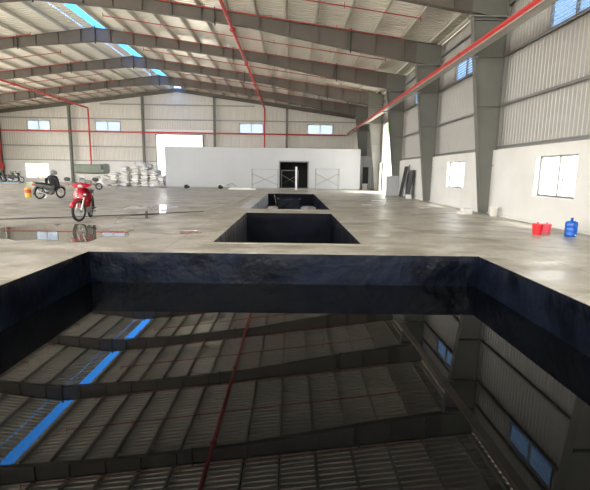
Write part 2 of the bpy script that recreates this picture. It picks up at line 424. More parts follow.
win_n = [0]
def window_yz(ya, yb, z0, z1, x, m='clear', mull=1):
    win_n[0] += 1; f = .05
    bm = NB(); bx(bm, x-.03, x+.03, ya, yb, z0, z0+f); bx(bm, x-.03, x+.03, ya, yb, z1-f, z1)
    bx(bm, x-.03, x+.03, ya, ya+f, z0, z1); bx(bm, x-.03, x+.03, yb-f, yb, z0, z1)
    for k in range(1, mull+1):
        y = ya+(yb-ya)*k/(mull+1); bx(bm, x-.035, x+.035, y-.03, y+.03, z0, z1)
    o = obj('window_%d' % win_n[0], bm, 'alu'); struct(o)
    bm = NB(); bx(bm, x-.004, x+.004, ya+f, yb-f, z0+f, z1-f); obj('pane', bm, m, o)
    bm = NB(); bx(bm, x-.045, x-.03, (ya+yb)/2-.25, (ya+yb)/2-.2, z0+.1, z1-.1); obj('sash_rail', bm, 'alu', o)
    bm = NB(); bx(bm, 7.63, 7.86, ya-.03, yb+.03, z0-.03, z0+.0); obj('sill', bm, 'white', o)
    return o
for a, b, c, d in lowwin: window_yz(a, b, c, d, 7.83)
def louvre(ya, yb, z0, z1):
    win_n[0] += 1
    bm = NB(); x = 7.95
    bx(bm, x-.06, x+.05, ya, yb, z0, z0+.04); bx(bm, x-.06, x+.05, ya, yb, z1-.04, z1)
    for y in (ya, ya+(yb-ya)/2-.02, yb-.04): bx(bm, x-.06, x+.05, y, y+.04, z0, z1)
    o = obj('window_%d' % win_n[0], bm, 'girt'); struct(o)
    n = 7
    for k in range(n):
        z = z0+.05+(k+.5)*(z1-z0-.1)/n
        bm = NB(); v = [bm.verts.new(p) for p in ((x-.045, ya+.03, z-.03), (x-.045, yb-.03, z-.03), (x+.02, yb-.03, z+.03), (x+.02, ya+.03, z+.03))]; bm.faces.new(v)
        r = bmesh.ops.extrude_face_region(bm, geom=bm.faces[:]); bmesh.ops.translate(bm, verts=[e for e in r['geom'] if isinstance(e, bmesh.types.BMVert)], vec=(0, 0, .006))
        obj('louvre_slat', bm, 'white', o)
    bm = NB(); bx(bm, x+.035, x+.04, ya+.03, yb-.03, z0+.03, z1-.03); obj('pane', bm, 'paleb', o)
for a in louv: louvre(*a)

# ------------------------------------------------------------------ end wall
def ztop_end(x): return zr(x)+.27
upwin = [(-30.75, -28.1, 5.95, 7.08), (-22.9, -19.95, 5.95, 7.08), (-6.1, -3.3, 5.95, 7.08), (1.85, 4.85, 5.95, 7.08)]
BIG = (-15.75, -10.45, 0, 5.62)
loww = [(-31.3, -28.5, .45, 2.2)]
bm = NB(); wall_x(bm, YE-.2, YE, XL, XR, 0, 2.5, loww+[(BIG[0], BIG[1], 0, 2.5)]); struct(obj('wall_back', bm, 'plaster'))
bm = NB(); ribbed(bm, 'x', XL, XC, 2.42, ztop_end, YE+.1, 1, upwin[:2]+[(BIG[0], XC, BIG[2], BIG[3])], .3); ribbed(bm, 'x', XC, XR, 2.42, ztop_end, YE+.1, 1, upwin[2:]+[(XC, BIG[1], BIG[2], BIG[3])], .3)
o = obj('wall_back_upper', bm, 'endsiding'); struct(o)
# far-left corner of the hall
bm = NB(); bx(bm, XL-.1, XL, 46.5, YE, 0, 2.5); struct(obj('wall_left', bm, 'plaster'))
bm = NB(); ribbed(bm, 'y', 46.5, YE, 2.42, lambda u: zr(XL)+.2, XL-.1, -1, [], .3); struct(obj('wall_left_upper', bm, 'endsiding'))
def window_xz(xa, xb, z0, z1, y, m, mull=1, f=.06):
    win_n[0] += 1
    bm = NB(); bx(bm, xa, xb, y-.04, y+.04, z0, z0+f); bx(bm, xa, xb, y-.04, y+.04, z1-f, z1); bx(bm, xa, xa+f, y-.04, y+.04, z0, z1); bx(bm, xb-f, xb, y-.04, y+.04, z0, z1)
    for k in range(1, mull+1):
        x = xa+(xb-xa)*k/(mull+1); bx(bm, x-.03, x+.03, y-.045, y+.045, z0, z1)
    o = obj('window_%d' % win_n[0], bm, 'alu'); struct(o)
    bm = NB(); bx(bm, xa+f, xb-f, y-.004, y+.004, z0+f, z1-f); obj('pane', bm, m, o)
for a in upwin: window_xz(*a, YE+.06, 'glass')
window_xz(*loww[0], YE-.1, 'clear')
bm = NB(); bx(bm, BIG[0]-.1, BIG[0], YE-.24, YE+.12, 0, BIG[3]); bx(bm, BIG[1], BIG[1]+.1, YE-.24, YE+.12, 0, BIG[3]); bx(bm, BIG[0]-.1, BIG[1]+.1, YE-.24, YE+.12, BIG[3], BIG[3]+.12)
struct(obj('door_2', bm, 'girt'))
bm = NB(); bx(bm, -17.0, -8.6, YE-.36, YE-.24, 5.98, 6.22); tag(obj('door_track', bm, 'white'), 'white sliding door track above the bright end wall opening', 'door track')
def gable_col(x, lab):
    bm = NB(); z1 = zr(x)-.46; y0 = YE-.62
    bx(bm, x-.13, x+.13, y0, y0+.012, 0, z1); bx(bm, x-.13, x+.13, y0+.25, y0+.262, 0, z1); bx(bm, x-.006, x+.006, y0, y0+.26, 0, z1)
    tag(obj('gable_column', bm, 'column'), lab, 'column', 'slim columns against the end wall')
for x, lab in ((-33.75, 'end wall steel column at the far left corner'), (-25.6, 'slim end wall steel column left of the green machine'), (-17.15, 'slim end wall steel column left of the bright opening'),
               (-8.9, 'slim end wall steel column right of the bright opening'), (-.55, 'slim end wall steel column above the white panel building')): gable_col(x, lab)
for z, lab in ((2.56, 'lowest thin girt on the end wall, above white masonry'), (4.2, 'thin girt on the end wall, second from the floor'), (7.35, 'thin girt on the end wall above the small windows'), (9.0, 'highest thin girt on the end wall, near the gable')):
    for xa, xb, sd in ((XL+.1, BIG[0]-.1, 'left part'), (BIG[1]+.1, XR-.25, 'right part')) if z < 5 else ((max(XL+.1, XC-(10.3-z)/SL+1), min(XR-.25, XC+(10.3-z)/SL-1), ''),):
        bm = NB(); bx(bm, xa, xb, YE-.22 if z > 2.56 else YE-.3, YE-.0 if z > 2.56 else YE-.2, z-.05, z+.05); tag(obj('end_wall_girt', bm, 'girt'), (lab+(', '+sd if sd else '')), 'girt', 'girts on the end wall')
# end-wall rafter
bm = NB()
for s in (1, -1):
    x1 = XC+s*20.9; prism_xz(bm, [(XC, zr(XC)), (x1, zr(x1)), (x1, zr(x1)-.4), (XC, zr(XC)-.4)], YE-.30, YE-.28)
    prism_xz(bm, [(XC, zr(XC)-.40), (x1, zr(x1)-.40), (x1, zr(x1)-.42), (XC, zr(XC)-.42)], YE-.40, YE-.17)
tag(obj('gable_rafter', bm, 'steel'), 'shallow steel rafter following the gable of the end wall', 'rafter')

# ------------------------------------------------------------------ fire pipes
def pipe(name, pts, r, m, lab, cat='pipe', group=None, n=10):
    bm = NB(); tube(bm, pts, r, n); o = obj(name, bm, m, smooth=False); tag(o, lab, cat, group); return o
def couplings(o, pts, r, m='redd'):
    for p, d in pts:
        bm = NB(); d = Vector(d)*.06; tube(bm, [Vector(p)-d, Vector(p)+d], r, 10); obj('coupling', bm, m, o)
o = pipe('fire_pipe', [(6.50, Y0, 6.08), (6.50, 52.4, 6.08)], .065, 'red', 'upper of two long red fire pipes running along the right wall columns'); couplings(o, [((6.50, y, 6.08), (0, 1, 0)) for y in range(6, 52, 6)], .082)
o = pipe('fire_pipe', [(6.43, Y0, 5.93), (6.43, 52.3, 5.93)], .05, 'red', 'lower thinner red fire pipe beside the larger one, right wall'); couplings(o, [((6.43, y, 5.93), (0, 1, 0)) for y in range(5, 52, 6)], .066)
# cable tray on brackets
t = thing('cable_tray', 'pale galvanised cable tray running beside the red pipes, right wall', 'cable tray')
bm = NB(); bx(bm, 6.23, 6.53, Y0, 52.4, 5.74, 5.755); bx(bm, 6.23, 6.24, Y0, 52.4, 5.74, 5.80); bx(bm, 6.52, 6.53, Y0, 52.4, 5.74, 5.80); obj('tray', bm, 'galv', t)
for y in FR:
    bm = NB(); bx(bm, 6.22, 6.75, y-.2, y-.16, 5.68, 5.74); bx(bm, 6.56, 6.59, y-.2, y-.16, 5.74, 6.14); obj('bracket', bm, 'girt', t)
# cross pipe with clamp near third column
bm = NB()
o = pipe('hall_main_pipe', [(-3.12, 6, 8.72), (-3.12, 52.3, 8.72), (-3.12, 52.35, 8.6), (-3.12, 52.35, 3.0)], .085, 'red', 'red sprinkler main under the rafters, dropping down the end wall right of centre')
for y in FR:
    bm = NB(); torus(bm, .115, .03, 14, 6, (-3.12, y, 8.72)); tube(bm, [(-3.12, y, 8.83), (-3.12, y, 9.0)], .012, 6); obj('pipe_clamp', bm, 'redd', o)
o = pipe('hall_main_pipe', [(-23.3, 16, 8.45), (-23.3, 52.3, 8.45), (-23.3, 52.35, 8.3), (-23.3, 52.35, 1.9)], .085, 'red', 'red sprinkler main on the left, dropping behind the green machine')
for y in FR[1:]:
    bm = NB(); torus(bm, .115, .03, 14, 6, (-23.3, y, 8.45)); tube(bm, [(-23.3, y, 8.56), (-23.3, y, 8.9)], .012, 6); obj('pipe_clamp', bm, 'redd', o)
pipe('hall_cross_pipe', [(XL+.2, 52.2, 5.83), (6.3, 52.2, 5.83)], .075, 'red', 'red fire pipe running level across the whole end wall')
o = pipe('fire_riser', [(-33.5, 52.1, 5.83), (-33.5, 52.1, 2.2)], .06, 'red', 'short red riser down to the hose cabinet, far left')
bm = NB(); bx(bm, -33.9, -33.3, 51.85, 52.1, 1.4, 2.2); hc = obj('hose_cabinet', bm, 'red'); tag(hc, 'red fire hose cabinet at the left end of the end wall', 'hose cabinet')
bm = NB(); bx(bm, -33.82, -33.38, 51.83, 51.85, 1.5, 2.1); obj('cabinet_door', bm, 'redd', hc)
# sprinkler branches under purlins
rows = []
for i, y in enumerate(FR): rows += [(y-.3, 'along the rafter'), (y+3.6, 'midway between rafters')]
first = True
bno = 0
for y, how in rows:
    if y > 52: continue
    for s in (1, -1):
        xa, xb = (XC+2.0, 5.6) if s > 0 else (-31.5, XC-4.2)
        dz = .16 if 'along' not in how else .03
        bm = NB(); tube(bm, [(xa, y, zr(xa)-dz), (xb, y, zr(xb)-dz)], .026, 6)
        k = int((xb-xa)/3)
        for j in range(k+1):
            x = xa+(xb-xa)*j/max(1, k); bx(bm, x-.012, x+.012, y-.012, y+.012, zr(x)-dz-.1, zr(x)-dz+.16)
        fi = min(range(6), key=lambda q: abs(FR[q]-y+.3)) if 'along' in how else int((y-FR[0])//7.25)
        lab = 'thin red sprinkler branch %s %s the %s portal frame, %s roof slope' % ('high' if s > 0 else 'up', 'beside' if 'along' in how else 'beyond', ORD[fi], 'right' if s > 0 else 'left')
        tag(obj('sprinkler_branch', bm, 'redd'), lab, 'pipe', 'sprinkler branch pipes under the roof')

# ------------------------------------------------------------------ pits
def pit_lining(p, zf, m, lab, mw=None, wave=.012):
    x0, x1, y0, y1 = p; t = thing('pit_lining', lab, 'pit lining')
    def sheet(nm, a, b, nrm, mm):
        bm = NB(); n = 40; k = 10; V = []
        for i in range(n+1):
            row = []
            for j in range(k+1):
                q = Vector(a).lerp(Vector(b), i/n); z = zf+(0.0-zf)*j/k
                e = 0 if j == k else wave*(1+noise.noise(Vector((q.x*1.8+3, q.y*1.8, z*3)))*1.6+noise.noise(Vector((q.x*5+3, q.y*5, z*4)))*.6)
                row.append(bm.verts.new((q.x+nrm[0]*(.018+e), q.y+nrm[1]*(.018+e), z-(.002 if j == k else 0))))
            V.append(row)
        for i in range(n):
            for j in range(k): bm.faces.new((V[i][j], V[i+1][j], V[i+1][j+1], V[i][j+1]))
        obj(nm, bm, mm, t, smooth=True)
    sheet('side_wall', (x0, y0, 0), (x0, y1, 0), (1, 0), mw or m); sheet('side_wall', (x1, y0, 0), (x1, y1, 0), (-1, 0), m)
    sheet('end_wall', (x0, y1, 0), (x1, y1, 0), (0, -1), m); sheet('end_wall', (x0, y0, 0), (x1, y0, 0), (0, 1), m)
    bm = NB(); bx(bm, x0, x1, y0, y1, zf-.02, zf); obj('bottom', bm, m, t)
pit_lining(PX[0], -1.3, 'liner', 'dark navy waterproof lining of the big flooded pit', wave=.016)
pit_lining(PX[1], -1.1, 'linerblk', 'dark lining of the middle pit behind the pool', mw=nmat('lit_side_membrane', (.10, .105, .12), (.015, .016, .022), 1.6, (.35, .6), stretch=(1, 3, .4), bump=.4, bscale=4))  # left wall paler and streaked: the light it catches put into its colour
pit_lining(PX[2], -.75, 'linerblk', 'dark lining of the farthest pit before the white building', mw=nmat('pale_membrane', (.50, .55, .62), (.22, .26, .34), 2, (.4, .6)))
bm = NB(); bx(bm, PX[0][0]+.03, PX[0][1]-.03, PX[0][2]+.03, PX[0][3]-.03, -1.28, -.56); tag(obj('pool_water', bm, 'water'), 'still black water mirroring the roof in the big pit', 'water')
# curb strip lip in front of the middle pit
bm = NB(); bx(bm, -1.62, 1.5, 8.96, 9.04, 0, .012); tag(obj('pit_curb', bm, 'slab'), 'low pale curb on the near edge of the middle pit', 'curb')
bm = NB(); bx(bm, -1.62, 1.62, 17.64, 17.74, 0, .012); tag(obj('pit_curb', bm, 'slab'), 'pale curb on the strip between middle and farthest pits', 'curb')
# open tank in the far pit
t = thing('pit_tank', 'dark blue open box standing in the farthest pit', 'tank', (-.1, 25, -.75))
bm = NB(); bx(bm, -.62, .62, -.03, .03, 0, .68); bx(bm, -.62, .62, 1.2, 1.26, 0, .68); bx(bm, -.62, -.56, .03, 1.2, 0, .68); bx(bm, .56, .62, .03, 1.2, 0, .68); bx(bm, -.62, .62, -.03, 1.26, -.0, .02); obj('tank_body', bm, 'liner', t)
bm = NB(); bx(bm, -.68, .68, -.07, -.0, .68, .73); bx(bm, -.68, .68, 1.2, 1.3, .68, .73); bx(bm, -.68, -.58, -.0, 1.2, .68, .73); bx(bm, .58, .68, 0, 1.2, .68, .73); obj('rim', bm, 'liner', t)
for i, (x, y, a) in enumerate(((-1.1, 27, .3), (-1.0, 24.6, .9), (.98, 24.2, -.3), (1.1, 27.4, .8), (1.02, 22.3, .2))):
    bm = NB(); bx(bm, -.38, .38, -.30, .30, 0, .12); bx(bm, -.30, .25, -.2, .26, .12, .17)
    o = obj('foam_board', bm, 'white'); o.location = (x, y, -.748); o.rotation_euler = (0, 0, a)
    tag(o, ['pale board on the pit floor, back left', 'pale board on the pit floor left of the dark tank', 'pale board on the pit floor right of the dark tank', 'pale board on the pit floor, back right', 'pale board on the pit floor, nearest on the right'][i], 'board', 'pale boards lying in the farthest pit')
bm = NB(); tube(bm, [(-.95, 29.6, -.75), (-1.05, 29.6, -.2), (-1.15, 29.6, .35)], .02, 6); tag(obj('standing_rod', bm, 'scaf'), 'thin pale rod standing at the back of the farthest pit', 'rod')
bm = NB(); bx(bm, -1.62-.5, -1.66, 18.0, 24.5, 0, .012); 
o = obj('plastic_sheet', bm, nmat('pale_plastic', (.62, .66, .70), (.42, .46, .52), 3, (.3, .5))); tag(o, 'pale plastic sheet on the floor left of the farthest pit', 'plastic sheet')

# ------------------------------------------------------------------ puddles, cable, stains
def puddle(cx, cy, rx, ry, lab, seed, z=.004):
    bm = NB(); n = 64; vs = []
    for k in range(n):
        a = 2*pi*k/n; q = 1+.55*noise.noise(Vector((cos(a)*1.3+seed*7, sin(a)*1.3, seed)))+.22*noise.noise(Vector((cos(a)*4+seed, sin(a)*4, seed*3)))
        vs.append((cx+rx*q*cos(a), cy+ry*q*sin(a)))
    lo = [bm.verts.new((x, y, 0.0005)) for x, y in vs]; hi = [bm.verts.new((cx+(x-cx)*.99, cy+(y-cy)*.99, z)) for x, y in vs]
    bm.faces.new(hi); bm.faces.new(lo[::-1])
    for k in range(n): bm.faces.new((lo[k], lo[(k+1) % n], hi[(k+1) % n], hi[k]))
    tag(obj('floor_puddle', bm, 'puddle'), lab, 'puddle', 'rain puddles on the concrete')
puddle(-5.3, 10.35, 1.75, 1.45, 'large puddle under the front wheel of the red motorbike', 1.3)
puddle(-4.9, 14.6, .5, 2.2, 'long narrow puddle right of the red motorbike', 2.7)
puddle(-5.6, 17.8, .9, 1.1, 'bright puddle beyond the red motorbike towards the sacks', 3.9)
puddle(-2.45, 10.6, .26, .3, 'small puddle left of the middle pit', 4.4)
bm = NB(); pts = []
for i in range(40):
    u = i/39; x = -13.5+u*10.3; y = 9.9+u*4.0+.25*sin(u*5)+u*u*2.5
    pts.append((x, y, .018))
tube(bm, pts, .014, 6); tag(obj('floor_cable', bm, 'cable'), 'long dark cable lying across the floor behind the puddle', 'cable')
bm = NB(); tube(bm, [(-3.2, 16.45, .02), (-2.6, 20, .02), (-2.45, 26, .02), (-2.6, 33, .02)], .03, 6); tag(obj('floor_hose', bm, 'galv'), 'pale hose running along the floor left of the pits', 'hose')
for i, (x, y, a, sx, sy) in enumerate(((3.6, 21.0, .2, .22, .12), (4.8, 24.5, -.3, .3, .12), (6.0, 19.6, .7, .35, .12))):
    bm = NB(); bx(bm, -sx, sx, -sy, sy, 0, .012); o = obj('paper_scrap', bm, 'white'); o.location = (x, y, .001); o.rotation_euler = (0, 0, a)
    tag(o, ['small pale scrap on the floor nearest the pits', 'pale scrap on the floor farthest from the camera', 'pale scrap on the floor closest to the right wall'][i], 'scrap', 'scraps on the right floor')

# ------------------------------------------------------------------ white panel building
t = thing('panel_building', 'long flat-roofed white sandwich-panel building with dark doorway', 'building', (0, 40, 0))
bm = NB(); wall_x(bm, 0, .1, -11.25, 6.2, 0, 3.55, [(-1.0, 1.5, 0, 2.42)]); obj('front_wall', bm, 'panel', t)
bm = NB(); bx(bm, -11.25, -11.15, .1, 6, 0, 3.55); bx(bm, 6.1, 6.2, .1, 6, 0, 3.55); bx(bm, -11.15, 6.1, 5.9, 6, 0, 3.55); obj('rear_wall', bm, 'panel', t)
bm = NB(); bx(bm, -11.25, 6.2, 0, 6, 3.55, 3.63); obj('roof', bm, 'panel', t)
bm = NB(); bx(bm, -3.2, -3.1, .1, 5.9, 0, 3.5); bx(bm, 3.0, 3.1, .1, 5.9, 0, 3.5); bx(bm, -3.1, 3.0, 5.7, 5.85, 0, 3.5); bx(bm, -3.1, 3.0, .1, 5.8, 3.4, 3.5); obj('unlit_interior_shell', bm, 'dark', t)  # inner walls painted black for the shade of the unlit interior
for x in (-8.6, -6.1, -3.55, 1.72, 3.9) :
    bm = NB(); bx(bm, x-.02, x+.02, -.012, -.001, 0, 3.55); obj('panel_joint', bm, 'paneld', t)
bm = NB(); bx(bm, -1.1, -1.0, -.03, .13, 0, 2.5); bx(bm, 1.5, 1.6, -.03, .13, 0, 2.5); bx(bm, -1.1, 1.6, -.03, .13, 2.42, 2.52); obj('door_frame', bm, 'grey', t)
bm = NB(); bx(bm, -11.27, 6.22, -.03, 0, 0, .10); obj('base_channel', bm, 'alu', t)
t = thing('panel_partition', 'lower pale panel partition right of the white building', 'partition', (0, 42, 0))
bm = NB(); wall_x(bm, 0, .1, 6.25, 7.62, 0, 3.1, [(6.75, 7.3, .12, 2.1)]); obj('partition_wall', bm, 'panel', t)
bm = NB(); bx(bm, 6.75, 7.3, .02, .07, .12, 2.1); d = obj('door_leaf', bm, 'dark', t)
bm = NB(); bx(bm, 6.8, 6.84, -.03, .02, 1.0, 1.12); obj('door_handle', bm, 'chrome', d)
bm = NB(); bx(bm, 6.7, 7.15, -.5, -.1, 0, .5); bx(bm, 6.66, 7.19, -.54, -.06, .5, .56)
o = obj('white_crate', bm, 'white'); o.location = (0, 41.9, 0); tag(o, 'small white box on the floor before the pale partition', 'box')

# scaffolding ------------------------------------------------------------------
def scaffold(x, y, w, h, lab):
    t = thing('scaffold_tower', lab, 'scaffold', (x, y, 0))
    for s in (0, w):
        bm = NB()
        for dy in (-.45, .45): tube(bm, [(s, dy, 0), (s, dy, h)], .024, 6)
        for z in (.35, h-.35, h-.03): tube(bm, [(s, -.45, z), (s, .45, z)], .02, 6)
        tube(bm, [(s, -.45, h*.5), (s, 0, h-.35)], .015, 6)
        obj('end_frame', bm, 'scaf', t)
    for dy in (-.45, .45):
        bm = NB(); tube(bm, [(0, dy, .4), (w, dy, h-.4)], .013, 6); tube(bm, [(0, dy, h-.4), (w, dy, .4)], .013, 6); obj('cross_brace', bm, 'scaf', t)
    bm = NB(); bx(bm, 0, w, -.2, .2, h-.03, h+.0); obj('deck', bm, 'scaf', t)
scaffold(-3.35, 38.6, 2.2, 1.75, 'grey tube scaffold left of the dark doorway')
scaffold(-.85, 40.9, 1.5, 1.7, 'scaffold standing inside the dark doorway')
scaffold(2.15, 38.7, 2.0, 1.85, 'grey tube scaffold right of the dark doorway')
bm = NB(); bx(bm, .38, .55, 39.7, 39.78, 0, 2.0); tag(obj('leaning_plank', bm, 'white'), 'upright white board in the dark doorway', 'board')

# low trolley along the panel building
t = thing('flat_trolley', 'low long flat trolley with black wheels before the white building', 'trolley', (-7.6, 38.3, 0))
bm = NB(); bx(bm, -1.25, 1.25, -.25, .25, .26, .33); bx(bm, 1.25, 2.1, -.12, .12, .24, .42); obj('bed', bm, 'galv', t)
for x in (-1.35, 1.55):
    for y in (-.3, .3):
        bm = NB(); torus(bm, .13, .045, 18, 6, (x, y, .175)); tube(bm, [(x, y-.03, .175), (x, y+.03, .175)], .09, 10); obj('wheel', bm, 'rubber', t)
bm = NB(); tube(bm, [(2.1, 0, .35), (2.5, 0, .5), (2.9, 0, .28)], .03, 6); obj('drawbar', bm, 'grey', t)
bm = NB(); bx(bm, -1.35, .9, -.3, .3, 0, .10); bx(bm, -1.2, .5, -.25, .25, .10, .16); o = obj('white_board_stack', bm, 'white'); o.location = (-3.9, 37.6, 0); tag(o, 'flat white boards on the floor right of the trolley', 'boards')

# ------------------------------------------------------------------ sacks
def sack_mesh(seed, L=.98, W=.58, H=.40):
    bm = NB(); bmesh.ops.create_cube(bm, size=2); bmesh.ops.subdivide_edges(bm, edges=bm.edges[:], cuts=5, use_grid_fill=True)
    for v in bm.verts:
        x, y, z = v.co; e = max(abs(x), abs(y)); k = (1-max(0, abs(x))**4*.75)*(1-abs(y)**4*.75)
        sx = 1-.10*abs(z)**2-.06*(1-abs(y)**2); v.co = Vector((x*L/2*sx, y*W/2*(1-.08*(1-x*x)), z*H/2*k*(1.0-.10*(1-x*x*.5))))
        q = Vector((x*1.7+seed*5, y*1.7, z*1.7)); v.co += Vector((noise.noise(q), noise.noise(q+Vector((9, 0, 0))), noise.noise(q+Vector((0, 9, 0)))))*.035
    me = bpy.data.meshes.new('sack')
    bmesh.ops.recalc_face_normals(bm, faces=bm.faces); bm.to_mesh(me); bm.free(); me.materials.append(M['sack'])
    for p in me.polygons: p.use_smooth = True
    return me
SM = [sack_mesh(i) for i in range(5)]
cols = [(-16.0, 5), (-15.05, 7), (-14.15, 7), (-13.3, 7), (-12.5, 6), (-11.85, 4)]
side = ['leftmost', 'second', 'third', 'fourth', 'fifth', 'rightmost']
lay = ['lowest', 'second-lowest', 'third from below', 'fourth from below', 'fifth from below', 'sixth from below', 'topmost']
for ci, (x, n) in enumerate(cols):
    for row in range(2):
        nn = n if row == 0 else n+(1 if ci in (2, 3) else 0)
        for k in range(nn):
            if row == 1 and k < n-2: pass
            o = bpy.data.objects.new('sack', SM[random.randrange(5)]); C.objects.link(o)
            o.location = (x+random.uniform(-.06, .06), 40.6+row*1.2+random.uniform(-.05, .05)+k*.03, .12+.05+k*.252)
            o.rotation_euler = (random.uniform(-.05, .05), random.uniform(-.05, .05), random.choice((0, pi/2, 0, pi))+random.uniform(-.15, .15))
            if abs(sin(o.rotation_euler.z)) > .5: o.scale = (.95, 1.25, .9)
            else: o.scale = (.82, 1.1, .9)
            L_ = 'highest' if k == nn-1 and k > 0 else lay[k]
            tag(o, 'white woven sack, %s in the %s stack, %s row' % (L_, side[ci], 'front' if row == 0 else 'back'), 'sack', 'white sacks stacked near the end wall')
for i, (x, y, z, r, lab) in enumerate(((-17.0, 40.6, .30, .2, 'plump cream sack slumped at the left end of the sack pile'), (-17.3, 41.6, .42, 1.0, 'cream sack tipped up behind the plump one, left end'), (-16.7, 42.2, .62, .4, 'sack sliding off the left shoulder of the pile'),
        (-13.8, 41.1, 2.06, .3, 'wrinkled sack crowning the pile'), (-11.75, 39.6, .3, 1.2, 'small sack leaning at the right end of the pile'))):
    o = bpy.data.objects.new('sack', SM[i]); C.objects.link(o); o.location = (x, y, z); o.rotation_euler = (.5 if i in (1, 4) else .1, .15, r); o.scale = (1.1, 1.2, 1.9 if i == 0 else 1.3)
    tag(o, lab, 'sack', 'white sacks stacked near the end wall')
bm = NB(); bx(bm, -17.6, -10.9, 40.0, 42.3, 0, .045); tag(obj('ground_sheet', bm, 'grey'), 'dark ground sheet under the sack pile', 'ground sheet')

# ------------------------------------------------------------------ green machine on wheels
t = thing('compressor_trailer', 'faded green covered machine on a wheeled trailer left of the sacks', 'machine', (-19.3, 43.5, 0))
secs = []
for x, sc in ((-1.45, .90), (-1.38, .98), (-.5, 1), (.5, 1.02), (1.38, .98), (1.45, .9)):
    ring = []
    for k in range(16):
        a = 2*pi*k/16; y = .7*sc*math.copysign(abs(cos(a))**.45, cos(a)); z = 1.55+.46*sc*math.copysign(abs(sin(a))**.5, sin(a))+(.08 if x > 1 and sin(a) > .5 else 0); ring.append((x, y, z))
    secs.append(ring)
bm = NB(); loft(bm, secs); obj('cover', bm, 'green', t, smooth=False)
bm = NB(); bx(bm, -1.3, 1.3, -.6, .6, .92, 1.04); bx(bm, -1.2, -1.1, -.55, -.45, .3, .92); bx(bm, 1.1, 1.2, -.55, -.45, .3, .92); bx(bm, -1.2, 1.2, -.55, -.45, .5, .6); bx(bm, -.6, .6, -.4, .4, .55, .92); obj('chassis', bm, 'galv', t)
for x in (-.75, .75):
    for y in (-.62, .62):
        bm = NB(); torus(bm, .27, .09, 20, 8, (x, y, .36)); tube(bm, [(x, y-.05, .36), (x, y+.05, .36)], .19, 12); obj('wheel', bm, 'grey', t)
bm = NB(); tube(bm, [(1.3, 0, .95), (2.1, 0, .6)], .05, 6); obj('drawbar', bm, 'green', t)
bm = NB(); bx(bm, 1.15, 1.42, -.735, -.70, 1.5, 1.95); obj('vent', bm, 'black', t)

# wheelbarrow
t = thing('wheelbarrow', 'small wheelbarrow with black wheel before the sack pile', 'wheelbarrow', (-13.55, 33.2, 0), .15)
bm = NB(); loft(bm, [[(-.25, -.28, .42), (.45, -.2, .42), (.45, .2, .42), (-.25, .28, .42)], [(-.45, -.36, .72), (.65, -.3, .72), (.65, .3, .72), (-.45, .36, .72)]]); obj('tray', bm, 'galv', t)
bm = NB()
for s in (-1, 1): tube(bm, [(-.75, .12*s, .3), (0, .22*s, .40), (1.1, .3*s, .62)], .018, 6); tube(bm, [(.4, .25*s, .48), (.55, .25*s, 0.01), (.65, .25*s, .5)], .015, 6)
obj('frame', bm, 'grey', t)
bm = NB(); torus(bm, .21, .05, 20, 8, (-.72, 0, .26)); wl = obj('wheel', bm, 'rubber', t)
bm = NB(); tube(bm, [(-.72, -.07, .26), (-.72, .07, .26)], .05, 8); obj('hub', bm, 'grey', wl)

